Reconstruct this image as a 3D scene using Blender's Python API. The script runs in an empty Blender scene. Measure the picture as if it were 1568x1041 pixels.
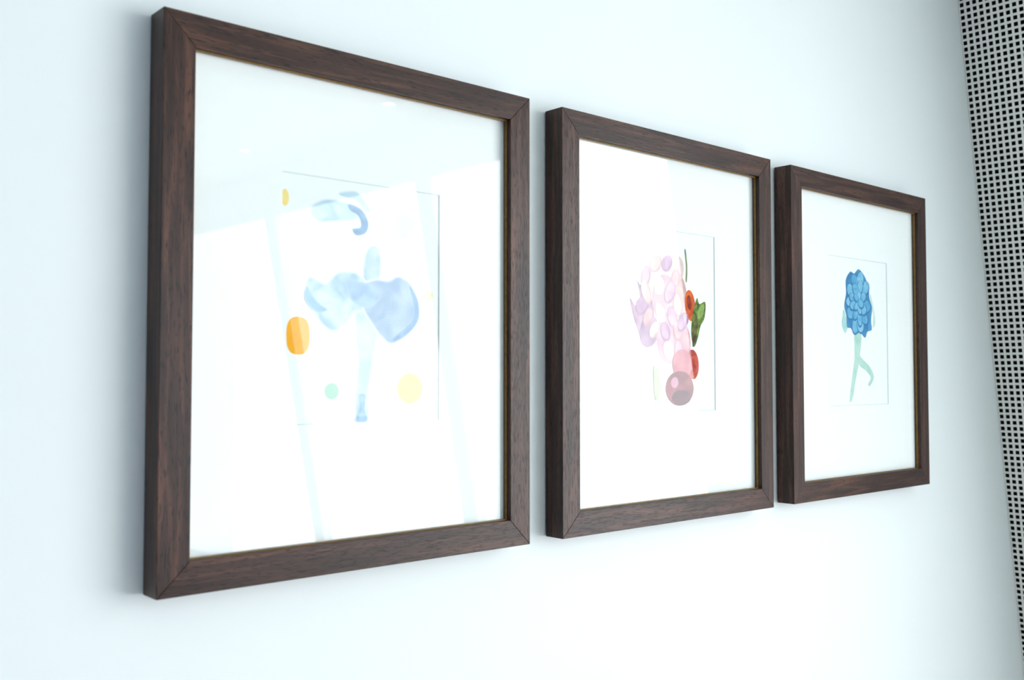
import bpy, bmesh, math, random
from mathutils import Vector, Matrix
random.seed(7)
scene = bpy.context.scene
scene.view_settings.view_transform = 'Standard'
scene.view_settings.look = 'None'
scene.view_settings.exposure = 0.0

EYE = 1.55          # eye height (m)
CEIL = 2.40

# ------------------------------------------------------------------ helpers
def new_mat(name):
    m = bpy.data.materials.new(name); m.use_nodes = True
    return m, m.node_tree, m.node_tree.nodes.get('Principled BSDF')

def simple_mat(name, col, rough=0.6, spec=0.3, noise=0.0, nscale=20.0, bump=0.0):
    m, nt, b = new_mat(name)
    b.inputs['Roughness'].default_value = rough
    b.inputs['Specular IOR Level'].default_value = spec
    tc = nt.nodes.new('ShaderNodeTexCoord')
    n = nt.nodes.new('ShaderNodeTexNoise'); n.inputs['Scale'].default_value = nscale
    n.inputs['Detail'].default_value = 4
    nt.links.new(tc.outputs['Object'], n.inputs['Vector'])
    r = nt.nodes.new('ShaderNodeValToRGB')
    r.color_ramp.elements[0].position = 0.3; r.color_ramp.elements[1].position = 0.7
    r.color_ramp.elements[0].color = (*[max(0, c*(1-noise)) for c in col], 1)
    r.color_ramp.elements[1].color = (*[min(1, c*(1+noise)) for c in col], 1)
    nt.links.new(n.outputs['Fac'], r.inputs['Fac'])
    nt.links.new(r.outputs['Color'], b.inputs['Base Color'])
    if bump > 0:
        bp = nt.nodes.new('ShaderNodeBump'); bp.inputs['Strength'].default_value = bump
        bp.inputs['Distance'].default_value = 0.001
        nt.links.new(n.outputs['Fac'], bp.inputs['Height'])
        nt.links.new(bp.outputs['Normal'], b.inputs['Normal'])
    return m

def srgb(r, g, b):
    def f(c):
        c /= 255.0
        return c/12.92 if c <= 0.04045 else ((c+0.055)/1.055)**2.4
    return (f(r), f(g), f(b))

def mesh_obj(name, verts, faces, mat=None, parent=None, loc=(0,0,0), rot=(0,0,0)):
    me = bpy.data.meshes.new(name); me.from_pydata(verts, [], faces); me.update()
    ob = bpy.data.objects.new(name, me); scene.collection.objects.link(ob)
    if mat: me.materials.append(mat)
    ob.parent = parent
    ob.location = loc; ob.rotation_euler = rot
    return ob

def fix_normals(ob):
    bm = bmesh.new(); bm.from_mesh(ob.data)
    bmesh.ops.recalc_face_normals(bm, faces=bm.faces); bm.to_mesh(ob.data); bm.free()

BOXF = [(0,1,2,3),(4,7,6,5),(0,4,5,1),(1,5,6,2),(2,6,7,3),(3,7,4,0)]
def box(name, lo, hi, mat, parent=None, bevel=0):
    x0,y0,z0 = lo; x1,y1,z1 = hi
    v = [(x0,y0,z0),(x1,y0,z0),(x1,y1,z0),(x0,y1,z0),(x0,y0,z1),(x1,y0,z1),(x1,y1,z1),(x0,y1,z1)]
    o = mesh_obj(name, v, BOXF, mat, parent); fix_normals(o)
    if bevel:
        b = o.modifiers.new('bevel','BEVEL'); b.width = bevel; b.segments = 2
    return o

def empty(name, loc=(0,0,0)):
    e = bpy.data.objects.new(name, None); scene.collection.objects.link(e); e.location = loc
    e.empty_display_size = 0.05
    return e

# ------------------------------------------------------------------ materials
M_wall = simple_mat('painted_plaster', (0.85, 0.895, 0.888), 0.55, 0.25, 0.012, 3.0)
M_ceil = simple_mat('ceiling_paint', (0.70, 0.79, 0.77), 0.8, 0.2, 0.01, 3.0)
M_room = simple_mat('room_paint', (0.13, 0.18, 0.36), 0.8, 0.2, 0.01, 3.0)
M_room2 = simple_mat('room_paint_light', (0.66, 0.73, 0.84), 0.8, 0.2, 0.01, 3.0)
M_trim = simple_mat('window_frame_paint', (0.80, 0.84, 0.85), 0.4, 0.4, 0.01, 5.0)
M_mat  = simple_mat('mat_board', (0.915, 0.935, 0.922), 0.9, 0.1, 0.006, 90.0)
M_core = simple_mat('mat_board_core', (0.72, 0.80, 0.80), 0.9, 0.1, 0.006, 90.0)
M_paper= simple_mat('print_paper', (0.905, 0.928, 0.912), 0.8, 0.1, 0.006, 60.0)
M_fillet=simple_mat('frame_inner_fillet', srgb(122, 90, 36), 0.45, 0.4, 0.2, 200.0)
M_back = simple_mat('backing_board', srgb(70, 60, 50), 0.9, 0.1, 0.1, 50.0)
M_black= simple_mat('screen_backing', (0.004,0.005,0.005), 0.9, 0.05, 0.1, 50.0)
M_perf = simple_mat('perforated_metal_paint', srgb(248, 246, 238), 0.5, 0.3, 0.02, 30.0)

# floor planks
M_floor, nt, b = new_mat('oak_floor')
tc = nt.nodes.new('ShaderNodeTexCoord'); mp = nt.nodes.new('ShaderNodeMapping')
mp.inputs['Scale'].default_value = (1.2, 14, 1)
n = nt.nodes.new('ShaderNodeTexNoise'); n.inputs['Scale'].default_value = 4; n.inputs['Detail'].default_value = 6
r = nt.nodes.new('ShaderNodeValToRGB')
r.color_ramp.elements[0].color = (0.42,0.37,0.31,1); r.color_ramp.elements[1].color = (0.58,0.53,0.46,1)
nt.links.new(tc.outputs['Object'], mp.inputs['Vector']); nt.links.new(mp.outputs['Vector'], n.inputs['Vector'])
nt.links.new(n.outputs['Fac'], r.inputs['Fac']); nt.links.new(r.outputs['Color'], b.inputs['Base Color'])
b.inputs['Roughness'].default_value = 0.4

# walnut: grain along local X of each bar
def walnut(name='walnut_wood'):
    m, nt, b = new_mat(name)
    tc = nt.nodes.new('ShaderNodeTexCoord')
    oi = nt.nodes.new('ShaderNodeObjectInfo')
    off = nt.nodes.new('ShaderNodeVectorMath'); off.operation = 'MULTIPLY_ADD'
    comb = nt.nodes.new('ShaderNodeCombineXYZ')
    for i in range(3): nt.links.new(oi.outputs['Random'], comb.inputs[i])
    off.inputs[1].default_value = (7.3, 5.1, 9.7)
    nt.links.new(comb.outputs[0], off.inputs[0]); nt.links.new(tc.outputs['Object'], off.inputs[2])
    def noise(scale_vec, sc, det, dist=0.0):
        mp = nt.nodes.new('ShaderNodeMapping'); mp.inputs['Scale'].default_value = scale_vec
        nt.links.new(off.outputs[0], mp.inputs['Vector'])
        n = nt.nodes.new('ShaderNodeTexNoise'); n.inputs['Scale'].default_value = sc
        n.inputs['Detail'].default_value = det; n.inputs['Distortion'].default_value = dist
        nt.links.new(mp.outputs[0], n.inputs['Vector']); return n
    n1 = noise((1.2, 20, 20), 6, 5, 0.8)
    n2 = noise((11, 105, 105), 8, 2)
    r1 = nt.nodes.new('ShaderNodeValToRGB')
    e = r1.color_ramp.elements
    e[0].position = 0.30; e[0].color = (*srgb(36, 20, 15), 1)
    e[1].position = 0.72; e[1].color = (*srgb(96, 62, 48), 1)
    mid = r1.color_ramp.elements.new(0.5); mid.color = (*srgb(60, 37, 29), 1)
    nt.links.new(n1.outputs['Fac'], r1.inputs['Fac'])
    r2 = nt.nodes.new('ShaderNodeValToRGB')
    r2.color_ramp.elements[0].position = 0.37; r2.color_ramp.elements[0].color = (0.10,0.09,0.09,1)
    r2.color_ramp.elements[1].position = 0.43; r2.color_ramp.elements[1].color = (1,1,1,1)
    nt.links.new(n2.outputs['Fac'], r2.inputs['Fac'])
    mx = nt.nodes.new('ShaderNodeMixRGB'); mx.blend_type = 'MULTIPLY'; mx.inputs[0].default_value = 0.85
    nt.links.new(r1.outputs[0], mx.inputs[1]); nt.links.new(r2.outputs[0], mx.inputs[2])
    nt.links.new(mx.outputs[0], b.inputs['Base Color'])
    bp = nt.nodes.new('ShaderNodeBump'); bp.inputs['Strength'].default_value = 0.35; bp.inputs['Distance'].default_value = 0.0003
    nt.links.new(r2.outputs[0], bp.inputs['Height']); nt.links.new(bp.outputs[0], b.inputs['Normal'])
    b.inputs['Roughness'].default_value = 0.36
    b.inputs['Specular IOR Level'].default_value = 0.3
    return m
M_wood = walnut()

# picture glass: clear + mirror, Schlick fresnel identical from both sides of the pane
M_glass = bpy.data.materials.new('picture_glass'); M_glass.use_nodes = True
nt = M_glass.node_tree; nt.nodes.clear()
out = nt.nodes.new('ShaderNodeOutputMaterial'); mix = nt.nodes.new('ShaderNodeMixShader')
tr = nt.nodes.new('ShaderNodeBsdfTransparent'); gl = nt.nodes.new('ShaderNodeBsdfGlossy')
tr.inputs[0].default_value = (0.985, 0.995, 0.99, 1)
gl.inputs['Roughness'].default_value = 0.0; gl.inputs['Color'].default_value = (1,1,1,1)
geo = nt.nodes.new('ShaderNodeNewGeometry')
dot = nt.nodes.new('ShaderNodeVectorMath'); dot.operation='DOT_PRODUCT'
nt.links.new(geo.outputs['Incoming'], dot.inputs[0]); nt.links.new(geo.outputs['Normal'], dot.inputs[1])
def math_node(op, a, b=None, c=None):
    m = nt.nodes.new('ShaderNodeMath'); m.operation = op
    for i,v in enumerate((a,b,c)):
        if v is None: continue
        if isinstance(v,(int,float)): m.inputs[i].default_value = v
        else: nt.links.new(v, m.inputs[i])
    return m.outputs[0]
F0 = 0.052
ab = math_node('ABSOLUTE', dot.outputs['Value'])
om = math_node('SUBTRACT', 1.0, ab)
p5 = math_node('POWER', om, 5.0)
fac = math_node('MULTIPLY_ADD', p5, 1-F0, F0)
nt.links.new(fac, mix.inputs[0]); nt.links.new(tr.outputs[0], mix.inputs[1])
nt.links.new(gl.outputs[0], mix.inputs[2]); nt.links.new(mix.outputs[0], out.inputs[0])

# ------------------------------------------------------------------ room shell
SL = 0.1862
def xf(v): return 2.062 - SL*v
NRM = math.sqrt(1+SL*SL)
def FP(y, v, off):   # point on raked facade
    return (xf(v)+off/NRM, y, EYE+v+off*SL/NRM)
def fbox(name, y0, y1, v0, v1, o0, o1, mat, parent=None):
    vs = [FP(y0,v0,o0),FP(y1,v0,o0),FP(y1,v1,o0),FP(y0,v1,o0),FP(y0,v0,o1),FP(y1,v0,o1),FP(y1,v1,o1),FP(y0,v1,o1)]
    o = mesh_obj(name, vs, BOXF, mat, parent); fix_normals(o); return o

YB = -4.5; XL = -1.9
box('wall_back', (XL-0.1, 0.0, 0.0), (2.75, 0.12, 2.55), M_wall)
box('wall_left', (XL-0.12, YB, 0.0), (XL, 0.0, CEIL), M_room)
box('wall_front', (XL-0.12, YB-0.12, 0.0), (2.6, YB, CEIL), M_room2)
box('floor', (XL-0.1, YB-0.1, -0.1), (2.7, 0.1, 0.0), M_floor)
box('ceiling', (XL-0.1, YB-0.1, CEIL), (2.2, 0.1, CEIL+0.12), M_ceil)
wr = empty('wall_right', (2.1, -2.2, 0))
def wr_part(n, *a):
    o = fbox(n, *a); o.parent = wr; o.matrix_parent_inverse = Matrix.Translation(-Vector(wr.location)); return o
VT, VB = 0.70, -0.95
W1 = -0.785; W2 = -1.86; W3 = -2.92; W4 = -4.42
wr_part('header', -4.5, -0.0, VT, 0.95, 0.02, 0.14, M_trim)
wr_part('sill_wall', -4.5, -0.0, -1.55, VB, 0.02, 0.14, M_trim)
wr_part('pier_near_corner', W1, -0.0, VB, VT, 0.02, 0.14, M_trim)
wr_part('pier_far', -4.5, W4, VB, VT, 0.02, 0.14, M_trim)
wins = [(W1,W2),(W2,W3),(W3,W4)]
for i,(a,c) in enumerate(wins):
    w = empty('window_%d' % (i+1), (2.0,(a+c)/2,EYE))
    def wp(n,*args):
        o = fbox(n,*args); o.parent = w; o.matrix_parent_inverse = Matrix.Translation(-Vector(w.location))
    f = 0.04
    wp('jamb_near', a-f, a, VB, VT, 0.03, 0.07, M_trim)
    wp('jamb_far', c, c+f, VB, VT, 0.03, 0.07, M_trim)
    wp('head', c+f, a-f, VT-f, VT, 0.03, 0.07, M_trim)
    wp('bottom_rail', c+f, a-f, VB, VB+f, 0.03, 0.07, M_trim)

box('baseboard_back', (XL, -0.015, 0), (2.33, 0, 0.09), M_trim)

# perforated screen panel on raked side
def make_screen():
    par = empty('perforated_screen_panel', (2.05,-0.1,EYE))
    p = 0.0120; hw = 0.0038
    ny = 15; nv = 196
    y_start = -0.0005; v_start = -1.50
    verts=[]; faces=[]
    for i in range(ny):
        for j in range(nv):
            yc = y_start - p*(i+0.5); vc = v_start + p*(j+0.5)
            h = p/2; k = len(verts)
            for (dy,dv) in ((-h,-h),(h,-h),(h,h),(-h,h)): verts.append(FP(yc+dy, vc+dv, 0.0))
            for (dy,dv) in ((-hw,-hw),(hw,-hw),(hw,hw),(-hw,hw)): verts.append(FP(yc+dy, vc+dv, 0.0))
            for (dy,dv) in ((-hw,-hw),(hw,-hw),(hw,hw),(-hw,hw)): verts.append(FP(yc+dy, vc+dv, 0.0008))
            for a in range(4):
                c = (a+1)%4
                faces.append((k+a,k+c,k+4+c,k+4+a)); faces.append((k+4+a,k+4+c,k+8+c,k+8+a))
    o = mesh_obj('perforated_sheet', verts, faces, M_perf, par)
    o.matrix_parent_inverse = Matrix.Translation(-Vector(par.location))
    b = fbox('dark_backing', y_start-p*ny, -0.001, -1.5, v_start+p*nv, 0.006, 0.018, M_black, par)
    b.matrix_parent_inverse = Matrix.Translation(-Vector(par.location))
    b = fbox('edge_trim', y_start-p*ny-0.012, y_start-p*ny, -1.5, v_start+p*nv, -0.002, 0.018, M_trim, par)
    b.matrix_parent_inverse = Matrix.Translation(-Vector(par.location))
make_screen()

# recessed ceiling downlights
M_em, nt, b = new_mat('downlight_lens')
b.inputs['Emission Color'].default_value = (1,0.97,0.92,1); b.inputs['Emission Strength'].default_value = 10
for (x,y) in ((1.70,-2.6),(1.74,-1.72),(1.70,-3.5)):
    e = empty('recessed_downlight', (x,y,CEIL))
    for nm,r0,r1,z,mt in (('lens',0,0.018,-0.003,M_em),('trim_ring',0.018,0.03,-0.004,M_trim)):
        vs=[];fs=[];N=32
        for i in range(N):
            a=2*math.pi*i/N; c,s=math.cos(a),math.sin(a)
            vs += [(r0*c,r0*s,z),(r1*c,r1*s,z),(r1*c,r1*s,0)]
        for i in range(N):
            j=(i+1)%N
            fs += [(3*i,3*i+1,3*j+1,3*j),(3*i+1,3*i+2,3*j+2,3*j+1)]
        mesh_obj(nm, vs, fs, mt, e)

# ------------------------------------------------------------------ frames
FW, FH, BW, DP = 0.425, 0.504, 0.029, 0.0285
STAND = 0.002
YF = -(DP+STAND)     # front plane
ZC = EYE + 0.066     # centre height of frames
OPW, OPH, OPC = 0.186, 0.239, 0.009   # mat opening, offset of its centre

def bar(name, length, parent, loc, roty):
    L = length/2; w = BW; y0 = 0.0; y1 = DP
    vs = [(-L,y0,0),(L,y0,0),(L-w,y0,w),(-L+w,y0,w),(-L,y1,0),(L,y1,0),(L-w,y1,w),(-L+w,y1,w)]
    o = mesh_obj(name, vs, BOXF, M_wood, parent, loc, (0,roty,0)); fix_normals(o)
    b = o.modifiers.new('bevel','BEVEL'); b.width = 0.0005; b.segments = 2
    return o

def picture_frame(xc):
    e = empty('framed_artwork', (xc, YF, ZC))
    bar('bottom_rail', FW, e, (0,0,-FH/2), 0)
    bar('top_rail', FW, e, (0,0,FH/2), math.pi)
    bar('left_stile', FH, e, (-FW/2,0,0), math.pi/2)
    bar('right_stile', FH, e, (FW/2,0,0), -math.pi/2)
    iw, ih = FW/2-BW, FH/2-BW
    t=0.0012
    for nm,lo,hi in (('fillet_left',(-iw,0.0055,-ih),(-iw+t,0.009,ih)),('fillet_right',(iw-t,0.0055,-ih),(iw,0.009,ih)),
                     ('fillet_top',(-iw+t,0.0055,ih-t),(iw-t,0.009,ih)),('fillet_bottom',(-iw+t,0.0055,-ih),(iw-t,0.009,-ih+t))):
        box(nm, lo, hi, M_fillet, e)
    mesh_obj('glass_pane', [(-iw,0.009,-ih),(iw,0.009,-ih),(iw,0.009,ih),(-iw,0.009,ih)], [(0,1,2,3)], M_glass, e)
    a,b_ = OPW/2, OPH/2; c=OPC; y=0.0115; d=0.0012; q=0.0009
    outer=[(-iw,y,-ih),(iw,y,-ih),(iw,y,ih),(-iw,y,ih)]
    inn=[(-a,y,c-b_),(a,y,c-b_),(a,y,c+b_),(-a,y,c+b_)]
    deep=[(-a+q,y+d,c-b_+q),(a-q,y+d,c-b_+q),(a-q,y+d,c+b_-q),(-a+q,y+d,c+b_-q)]
    fs=[(i,(i+1)%4,4+(i+1)%4,4+i) for i in range(4)]
    m=mesh_obj('mat_board', outer+inn+deep, fs+[(4+i,4+(i+1)%4,8+(i+1)%4,8+i) for i in range(4)], M_mat, e)
    m.data.materials.append(M_core)
    for i in range(4,8): m.data.polygons[i].material_index=1
    mesh_obj('print_sheet', [(-a,y+d,c-b_),(a,y+d,c-b_),(a,y+d,c+b_),(-a,y+d,c+b_)], [(0,1,2,3)], M_paper, e)
    box('backing_board', (-iw-0.004, 0.018, -ih-0.004), (iw+0.004, DP+STAND, ih+0.004), M_back, e)
    return e

centres = [0.5478, 1.0243, 1.5017]
F = [picture_frame(x) for x in centres]

# ---- artwork pieces: flat printed shapes on the print sheet (mm; z measured from eye line)
ZO = EYE - ZC
PY = 0.0115+0.0012
PAPER=(245,247,246)
_layer = {}
def smooth_closed(pts, sub=6):
    n=len(pts); out=[]
    for i in range(n):
        p0,p1,p2,p3=[Vector(pts[(i+k-1)%n]) for k in range(4)]
        for s in range(sub):
            t=s/sub
            out.append(0.5*((2*p1)+(-p0+p2)*t+(2*p0-5*p1+4*p2-p3)*t*t+(-p0+3*p1-3*p2+p3)*t**3))
    return out
_mc = {}
def ink(c1, c2=None, scale=60):
    c2 = c2 or c1
    key=(tuple(c1),tuple(c2),scale)
    if key in _mc: return _mc[key]
    m, nt, b = new_mat('ink_%d_%d_%d'%tuple(c1))
    b.inputs['Roughness'].default_value=0.8; b.inputs['Specular IOR Level'].default_value=0.1
    tc=nt.nodes.new('ShaderNodeTexCoord'); n=nt.nodes.new('ShaderNodeTexNoise')
    n.inputs['Scale'].default_value=scale; n.inputs['Detail'].default_value=5; n.inputs['Distortion'].default_value=0.5
    nt.links.new(tc.outputs['Object'], n.inputs['Vector'])
    r=nt.nodes.new('ShaderNodeValToRGB'); r.color_ramp.elements[0].position=0.36; r.color_ramp.elements[1].position=0.64
    r.color_ramp.elements[0].color=(*srgb(*c1),1); r.color_ramp.elements[1].color=(*srgb(*c2),1)
    nt.links.new(n.outputs['Fac'], r.inputs['Fac']); nt.links.new(r.outputs[0], b.inputs['Base Color'])
    _mc[key]=m; return m
def piece(fr, name, pts, mat, smooth=True):
    k=_layer.get(fr.name,0)+1; _layer[fr.name]=k
    P = smooth_closed(pts) if smooth else [Vector(p) for p in pts]
    y = PY - 0.000012*k
    lim=OPW/2-0.0012
    vs=[(max(-lim,min(lim,p[0]/1000)), y, ZO+p[1]/1000) for p in P]
    me=bpy.data.meshes.new(name); bm=bmesh.new()
    vv=[bm.verts.new(v) for v in vs]; f=bm.faces.new(vv)
    f.normal_update()
    if f.normal.y > 0: f.normal_flip()
    bmesh.ops.triangulate(bm, faces=[f]); bm.to_mesh(me); bm.free()
    ob=bpy.data.objects.new(name,me); scene.collection.objects.link(ob); me.materials.append(mat); ob.parent=fr
    return ob
def lerp(a,b,t): return tuple(int(round(a[i]*(1-t)+b[i]*t)) for i in range(3))
def wash(fr,name,pts,c1,c2,sc=45,grow=2.4,n=4,base=PAPER):
    """watercolour shape with bleeding edge: nested paler outlines"""
    P=[Vector(p) for p in pts]; N=len(P)
    area=sum(P[i].x*P[(i+1)%N].y-P[(i+1)%N].x*P[i].y for i in range(N))
    sg=1 if area>0 else -1
    for k in range(n,-1,-1):
        off=grow*(k/n)
        Q=[]
        for i in range(N):
            t=(P[(i+1)%N]-P[i-1]); t.normalize()
            Q.append(P[i]+Vector((t.y,-t.x))*off*sg)
        f=(k/(n+1))**0.9
        piece(fr,name,[(q.x,q.y) for q in Q],ink(lerp(c1,base,f),lerp(c2,base,f),sc))
def ell(cx,cy,rx,ry,rot=0,n=12,pw=1.0):
    o=[]
    for i in range(n):
        a=2*math.pi*i/n; c,s=math.cos(a),math.sin(a)
        x=rx*math.copysign(abs(c)**pw,c); y=ry*math.copysign(abs(s)**pw,s)
        R=math.radians(rot); o.append((cx+x*math.cos(R)-y*math.sin(R), cy+x*math.sin(R)+y*math.cos(R)))
    return o

A=F[0]
piece(A,'orange_disc',ell(-74,40,12.5,18,0,16,0.75),ink((253,180,0),(250,172,4)))
piece(A,'green_disc',ell(-37,-13,8,8),ink((148,200,176),(156,204,182)))
piece(A,'yellow_disc',ell(56,-11,16,15.5),ink((236,216,142),(238,220,156)))
piece(A,'grey_disc',ell(49,156,13,13),ink((208,222,224),(214,226,226)))
piece(A,'amber_disc',ell(-89,170,4,8),ink((244,218,130),(244,222,144)))
piece(A,'small_cream_disc',ell(79,86,6,6),ink((240,232,180),(242,234,188)))
wash(A,'hat_brim',[(-61,161),(-50,170),(-29,172),(-10,168),(-10,159),(-36,154),(-54,152)],(160,194,216),(206,224,232),45)
wash(A,'hair_strand',[(-30,180),(-12,184),(-2,178),(6,168),(0,167),(-8,175),(-18,178)],(200,220,232),(188,216,230),50,1.6,2)
wash(A,'hat_ribbon',[(-19,171),(-8,169),(0,162.5),(3.5,153.5),(0,145),(-10,142),(-14,147),(-6,149),(-4,154),(-8,162),(-17.5,166)],(60,120,166),(116,170,204),80,1.2,2)
wash(A,'torso',[(1,90),(0,112),(5,129),(15,131),(18,117),(15,94)],(152,186,210),(198,216,228),50)
wash(A,'dancer_leg',[(-8,66),(15,57.5),(10,25),(4,-14),(3.5,-40),(-8,-42),(-9,-20),(-6,12),(-9,44)],(176,202,218),(208,224,230),50,1.8,3)
wash(A,'tutu_left',[(-65,86),(-62,95),(-52,92),(-43,90),(-29,102),(-10,102),(1.5,90),(-2.5,70),(-14,66),(-21,55),(-36,47),(-49,55),(-58,68)],(136,178,208),(204,222,232),40,3)
wash(A,'tutu_right',[(-2.5,90),(13,97),(29,97),(41,102),(55,96),(63,80),(64,60),(53,47),(33,36.5),(21,43),(9,57),(0,70)],(126,162,194),(170,194,216),36,3)
wash(A,'tutu_fold',[(-20,96),(-8,93),(8,90),(16,82),(4,73),(-10,76),(-17,85)],(118,162,198),(158,192,216),60,3,5,(166,194,216))
wash(A,'tutu_edge',[(55,94),(64,80),(65,62),(53,47),(36,38),(36,40),(51,51),(61,63),(60,80)],(98,144,186),(124,168,202),60,1.4,2,(150,184,212))
wash(A,'skirt_curl',[(-65,86),(-66,76),(-60,68),(-52,64),(-44,66),(-52,70),(-60,78)],(114,168,200),(150,192,216),60,1.6,2,(178,206,224))
wash(A,'dancer_shoe',[(-6,-17),(1.5,-17.5),(0,-30),(4,-42),(-9,-42.5),(-5.5,-30)],(70,136,178),(158,196,216),120,1.0,2)

B=F[1]
def petals(fr,name,cx,cy,rx,ry,rot,c1,c2,sc=50): piece(fr,name,ell(cx,cy,rx,ry,rot,10),ink(c1,c2,sc))
petals(B,'petal_top_left',-52,140,14,26,25,(226,200,208),(224,210,210))  # left petals inked pale: window reflection's wash-out painted into their colour
petals(B,'petal_top',-18,160,18,26,-10,(230,210,212),(220,200,208))
petals(B,'petal_top_right',8,142,18,22,-30,(228,206,200),(218,192,190))
piece(B,'petal_left',[(-81,101),(-70,92),(-62,100),(-66,120),(-74,130),(-60,118),(-40,104),(-34,78),(-44,50),(-56,46),(-68,64),(-76,82)],ink((158,120,154),(200,170,186),40))
petals(B,'blossom_center',-12,104,26,32,0,(214,188,190),(194,162,176))
petals(B,'blossom_right',16,110,17,30,8,(216,184,176),(196,152,156))
petals(B,'petal_lower_left',-44,60,18,22,-30,(148,116,152),(194,164,184))
petals(B,'peach_half',40,97,11,21,8,(194,60,22),(226,110,44),90)
petals(B,'peach_pit',38,101,5,10,8,(130,34,16),(166,60,22),120)
piece(B,'leaf_cluster',[(42,58),(44,80),(48,94),(55,108),(60,100),(73,103),(71,82),(62,70),(56,54),(48,42)],ink((64,90,26),(132,154,66),110))
piece(B,'leaf_shadow',[(44,64),(50,78),(56,86),(56,70),(50,48),(45,42)],ink((72,40,26),(110,120,56),120))
piece(B,'leaf_light',[(56,80),(60,96),(70,100),(68,86)],ink((128,158,76),(156,180,104),120))
petals(B,'blossom_lower',-2,52,28,34,0,(198,152,174),(220,182,190))
petals(B,'blossom_lower_right',22,50,18,28,10,(200,138,156),(220,176,176))
pal=[((196,156,180),(218,188,200)),((216,184,180),(230,208,202)),((176,136,170),(204,172,192)),((210,160,166),(224,190,188)),((234,222,218),(226,208,206))]
for i,(cx,cy) in enumerate([(-50,130),(-30,148),(-8,150),(10,132),(-24,120),(-2,112),(14,96),(-58,92),(-46,78),(-22,84),(2,80),(-34,62),(-12,60),(14,62),(-6,36),(16,34),(-50,110),(24,74)]):
    rot=random.uniform(-50,50); rx=random.uniform(8,11); ry=random.uniform(12,16)
    c1,c2=pal[i%5]
    piece(B,'petal_rim',ell(cx,cy,rx,ry,rot,9),ink(lerp(c1,(120,80,100),.25),c1,60))
    piece(B,'petal',ell(cx-0.8,cy+1.2,rx-1.5,ry-1.8,rot,9),ink(c1,c2,60))
petals(B,'red_berry',44,18,13,20,5,(162,44,34),(206,94,76),80)
petals(B,'pink_fruit',22,18,20,20,0,(184,98,116),(210,142,150))
petals(B,'plum',17,-14,29,23,0,(106,40,52),(168,92,104),50)
petals(B,'plum_shadow',20,-26,20,10,0,(64,24,42),(110,54,70),60)
petals(B,'plum_highlight',6,-6,8,7,20,(186,126,148),(204,156,172))
piece(B,'stem',[(-36,14),(-27,10),(-24,-16),(-30,-30),(-35,-20)],ink((182,194,160),(198,210,178),60))
piece(B,'twig',[(29,170),(31,170),(34,150),(33,130),(31,130),(32,150)],ink((130,142,100),(156,164,124),60))

C=F[2]
piece(C,'runner_leg_front',[(-13,72),(8,72),(1,30),(-11,-2),(-22,-34),(-31,-36),(-23,-2),(-14,35)],ink((168,212,200),(192,222,210),50))
piece(C,'runner_leg_back',[(-4,40),(11,31),(36,17),(47,1),(34,-13),(28,-10),(37,0),(23,11),(-1,22)],ink((164,210,198),(192,222,212),50))
piece(C,'arm_left',[(-46,110),(-38,96),(-34,82),(-42,72),(-52,84),(-50,98)],ink((150,204,206),(182,218,212),50))
piece(C,'arm_right',[(38,140),(48,120),(54,92),(46,84),(48,104),(40,118)],ink((188,222,214),(204,228,222),50))
cols=[((80,160,204),(118,186,218)),((92,170,210),(130,194,222)),((108,180,214),(144,202,226))]
piece(C,'flower_base',[(-38,158),(-24,172),(-12,170),(2,178),(18,170),(26,162),(34,150),(36,132),(44,116),(40,96),(42,80),(28,76),(20,66),(4,74),(-12,70),(-24,80),(-36,82),(-38,100),(-44,116),(-38,136)],ink((50,124,174),(76,150,196),50))
rings=[(29,39,10),(19,26,8),(8,11,5)]
for ri,(rx,ry,n) in enumerate(rings):
    for i in range(n):
        a=2*math.pi*(i+0.5*ri)/n+random.uniform(-.18,.18)
        k=random.uniform(.88,1.1)
        cx=-1+rx*k*math.cos(a); cy=122+ry*k*math.sin(a)
        L=(14-2*ri)*random.uniform(.9,1.15); Wd=(11-1.5*ri)*random.uniform(.85,1.1)
        rot=math.degrees(a)+random.uniform(-15,15)
        piece(C,'petal_rim',ell(cx,cy,L,Wd,rot,8),ink((40,112,166),(54,130,180),60))
        c1,c2=cols[(i+ri)%3]
        piece(C,'petal',ell(cx-1.0*math.cos(a),cy+1.3,L-1.8,Wd-1.8,rot,8),ink(c1,c2,80))

# ------------------------------------------------------------------ world + camera
w=bpy.data.worlds.new('overcast_sky'); scene.world=w; w.use_nodes=True
bg=w.node_tree.nodes['Background']; bg.inputs[0].default_value=(0.945,0.98,1.0,1); bg.inputs[1].default_value=7.0

for i,(a,c) in enumerate(wins):
    ld=bpy.data.lights.new('window_portal_%d'%i,'AREA'); ld.shape='RECTANGLE'
    ld.size=abs(c-a); ld.size_y=(VT-VB)*NRM
    ld.cycles.is_portal=True
    lo=bpy.data.objects.new('window_portal_%d'%i,ld); scene.collection.objects.link(lo)
    lo.location=FP((a+c)/2,(VT+VB)/2,0.15)
    d=Vector((-1,0,-SL)).normalized()
    X=Vector((0,1,0)); Z=-d; Y=Z.cross(X)
    lo.rotation_euler=Matrix((X,Y,Z)).transposed().to_euler()

cd=bpy.data.cameras.new('camera'); cam=bpy.data.objects.new('camera',cd); scene.collection.objects.link(cam)
cd.lens=35; cd.sensor_width=36; cd.clip_start=0.02
cam.location=(0,YF-0.826,EYE)
cam.rotation_euler=(math.radians(90+2.18),0,math.radians(-41.6))
cd.dof.use_dof=True; cd.dof.focus_distance=1.3; cd.dof.aperture_fstop=7.5
scene.camera=cam
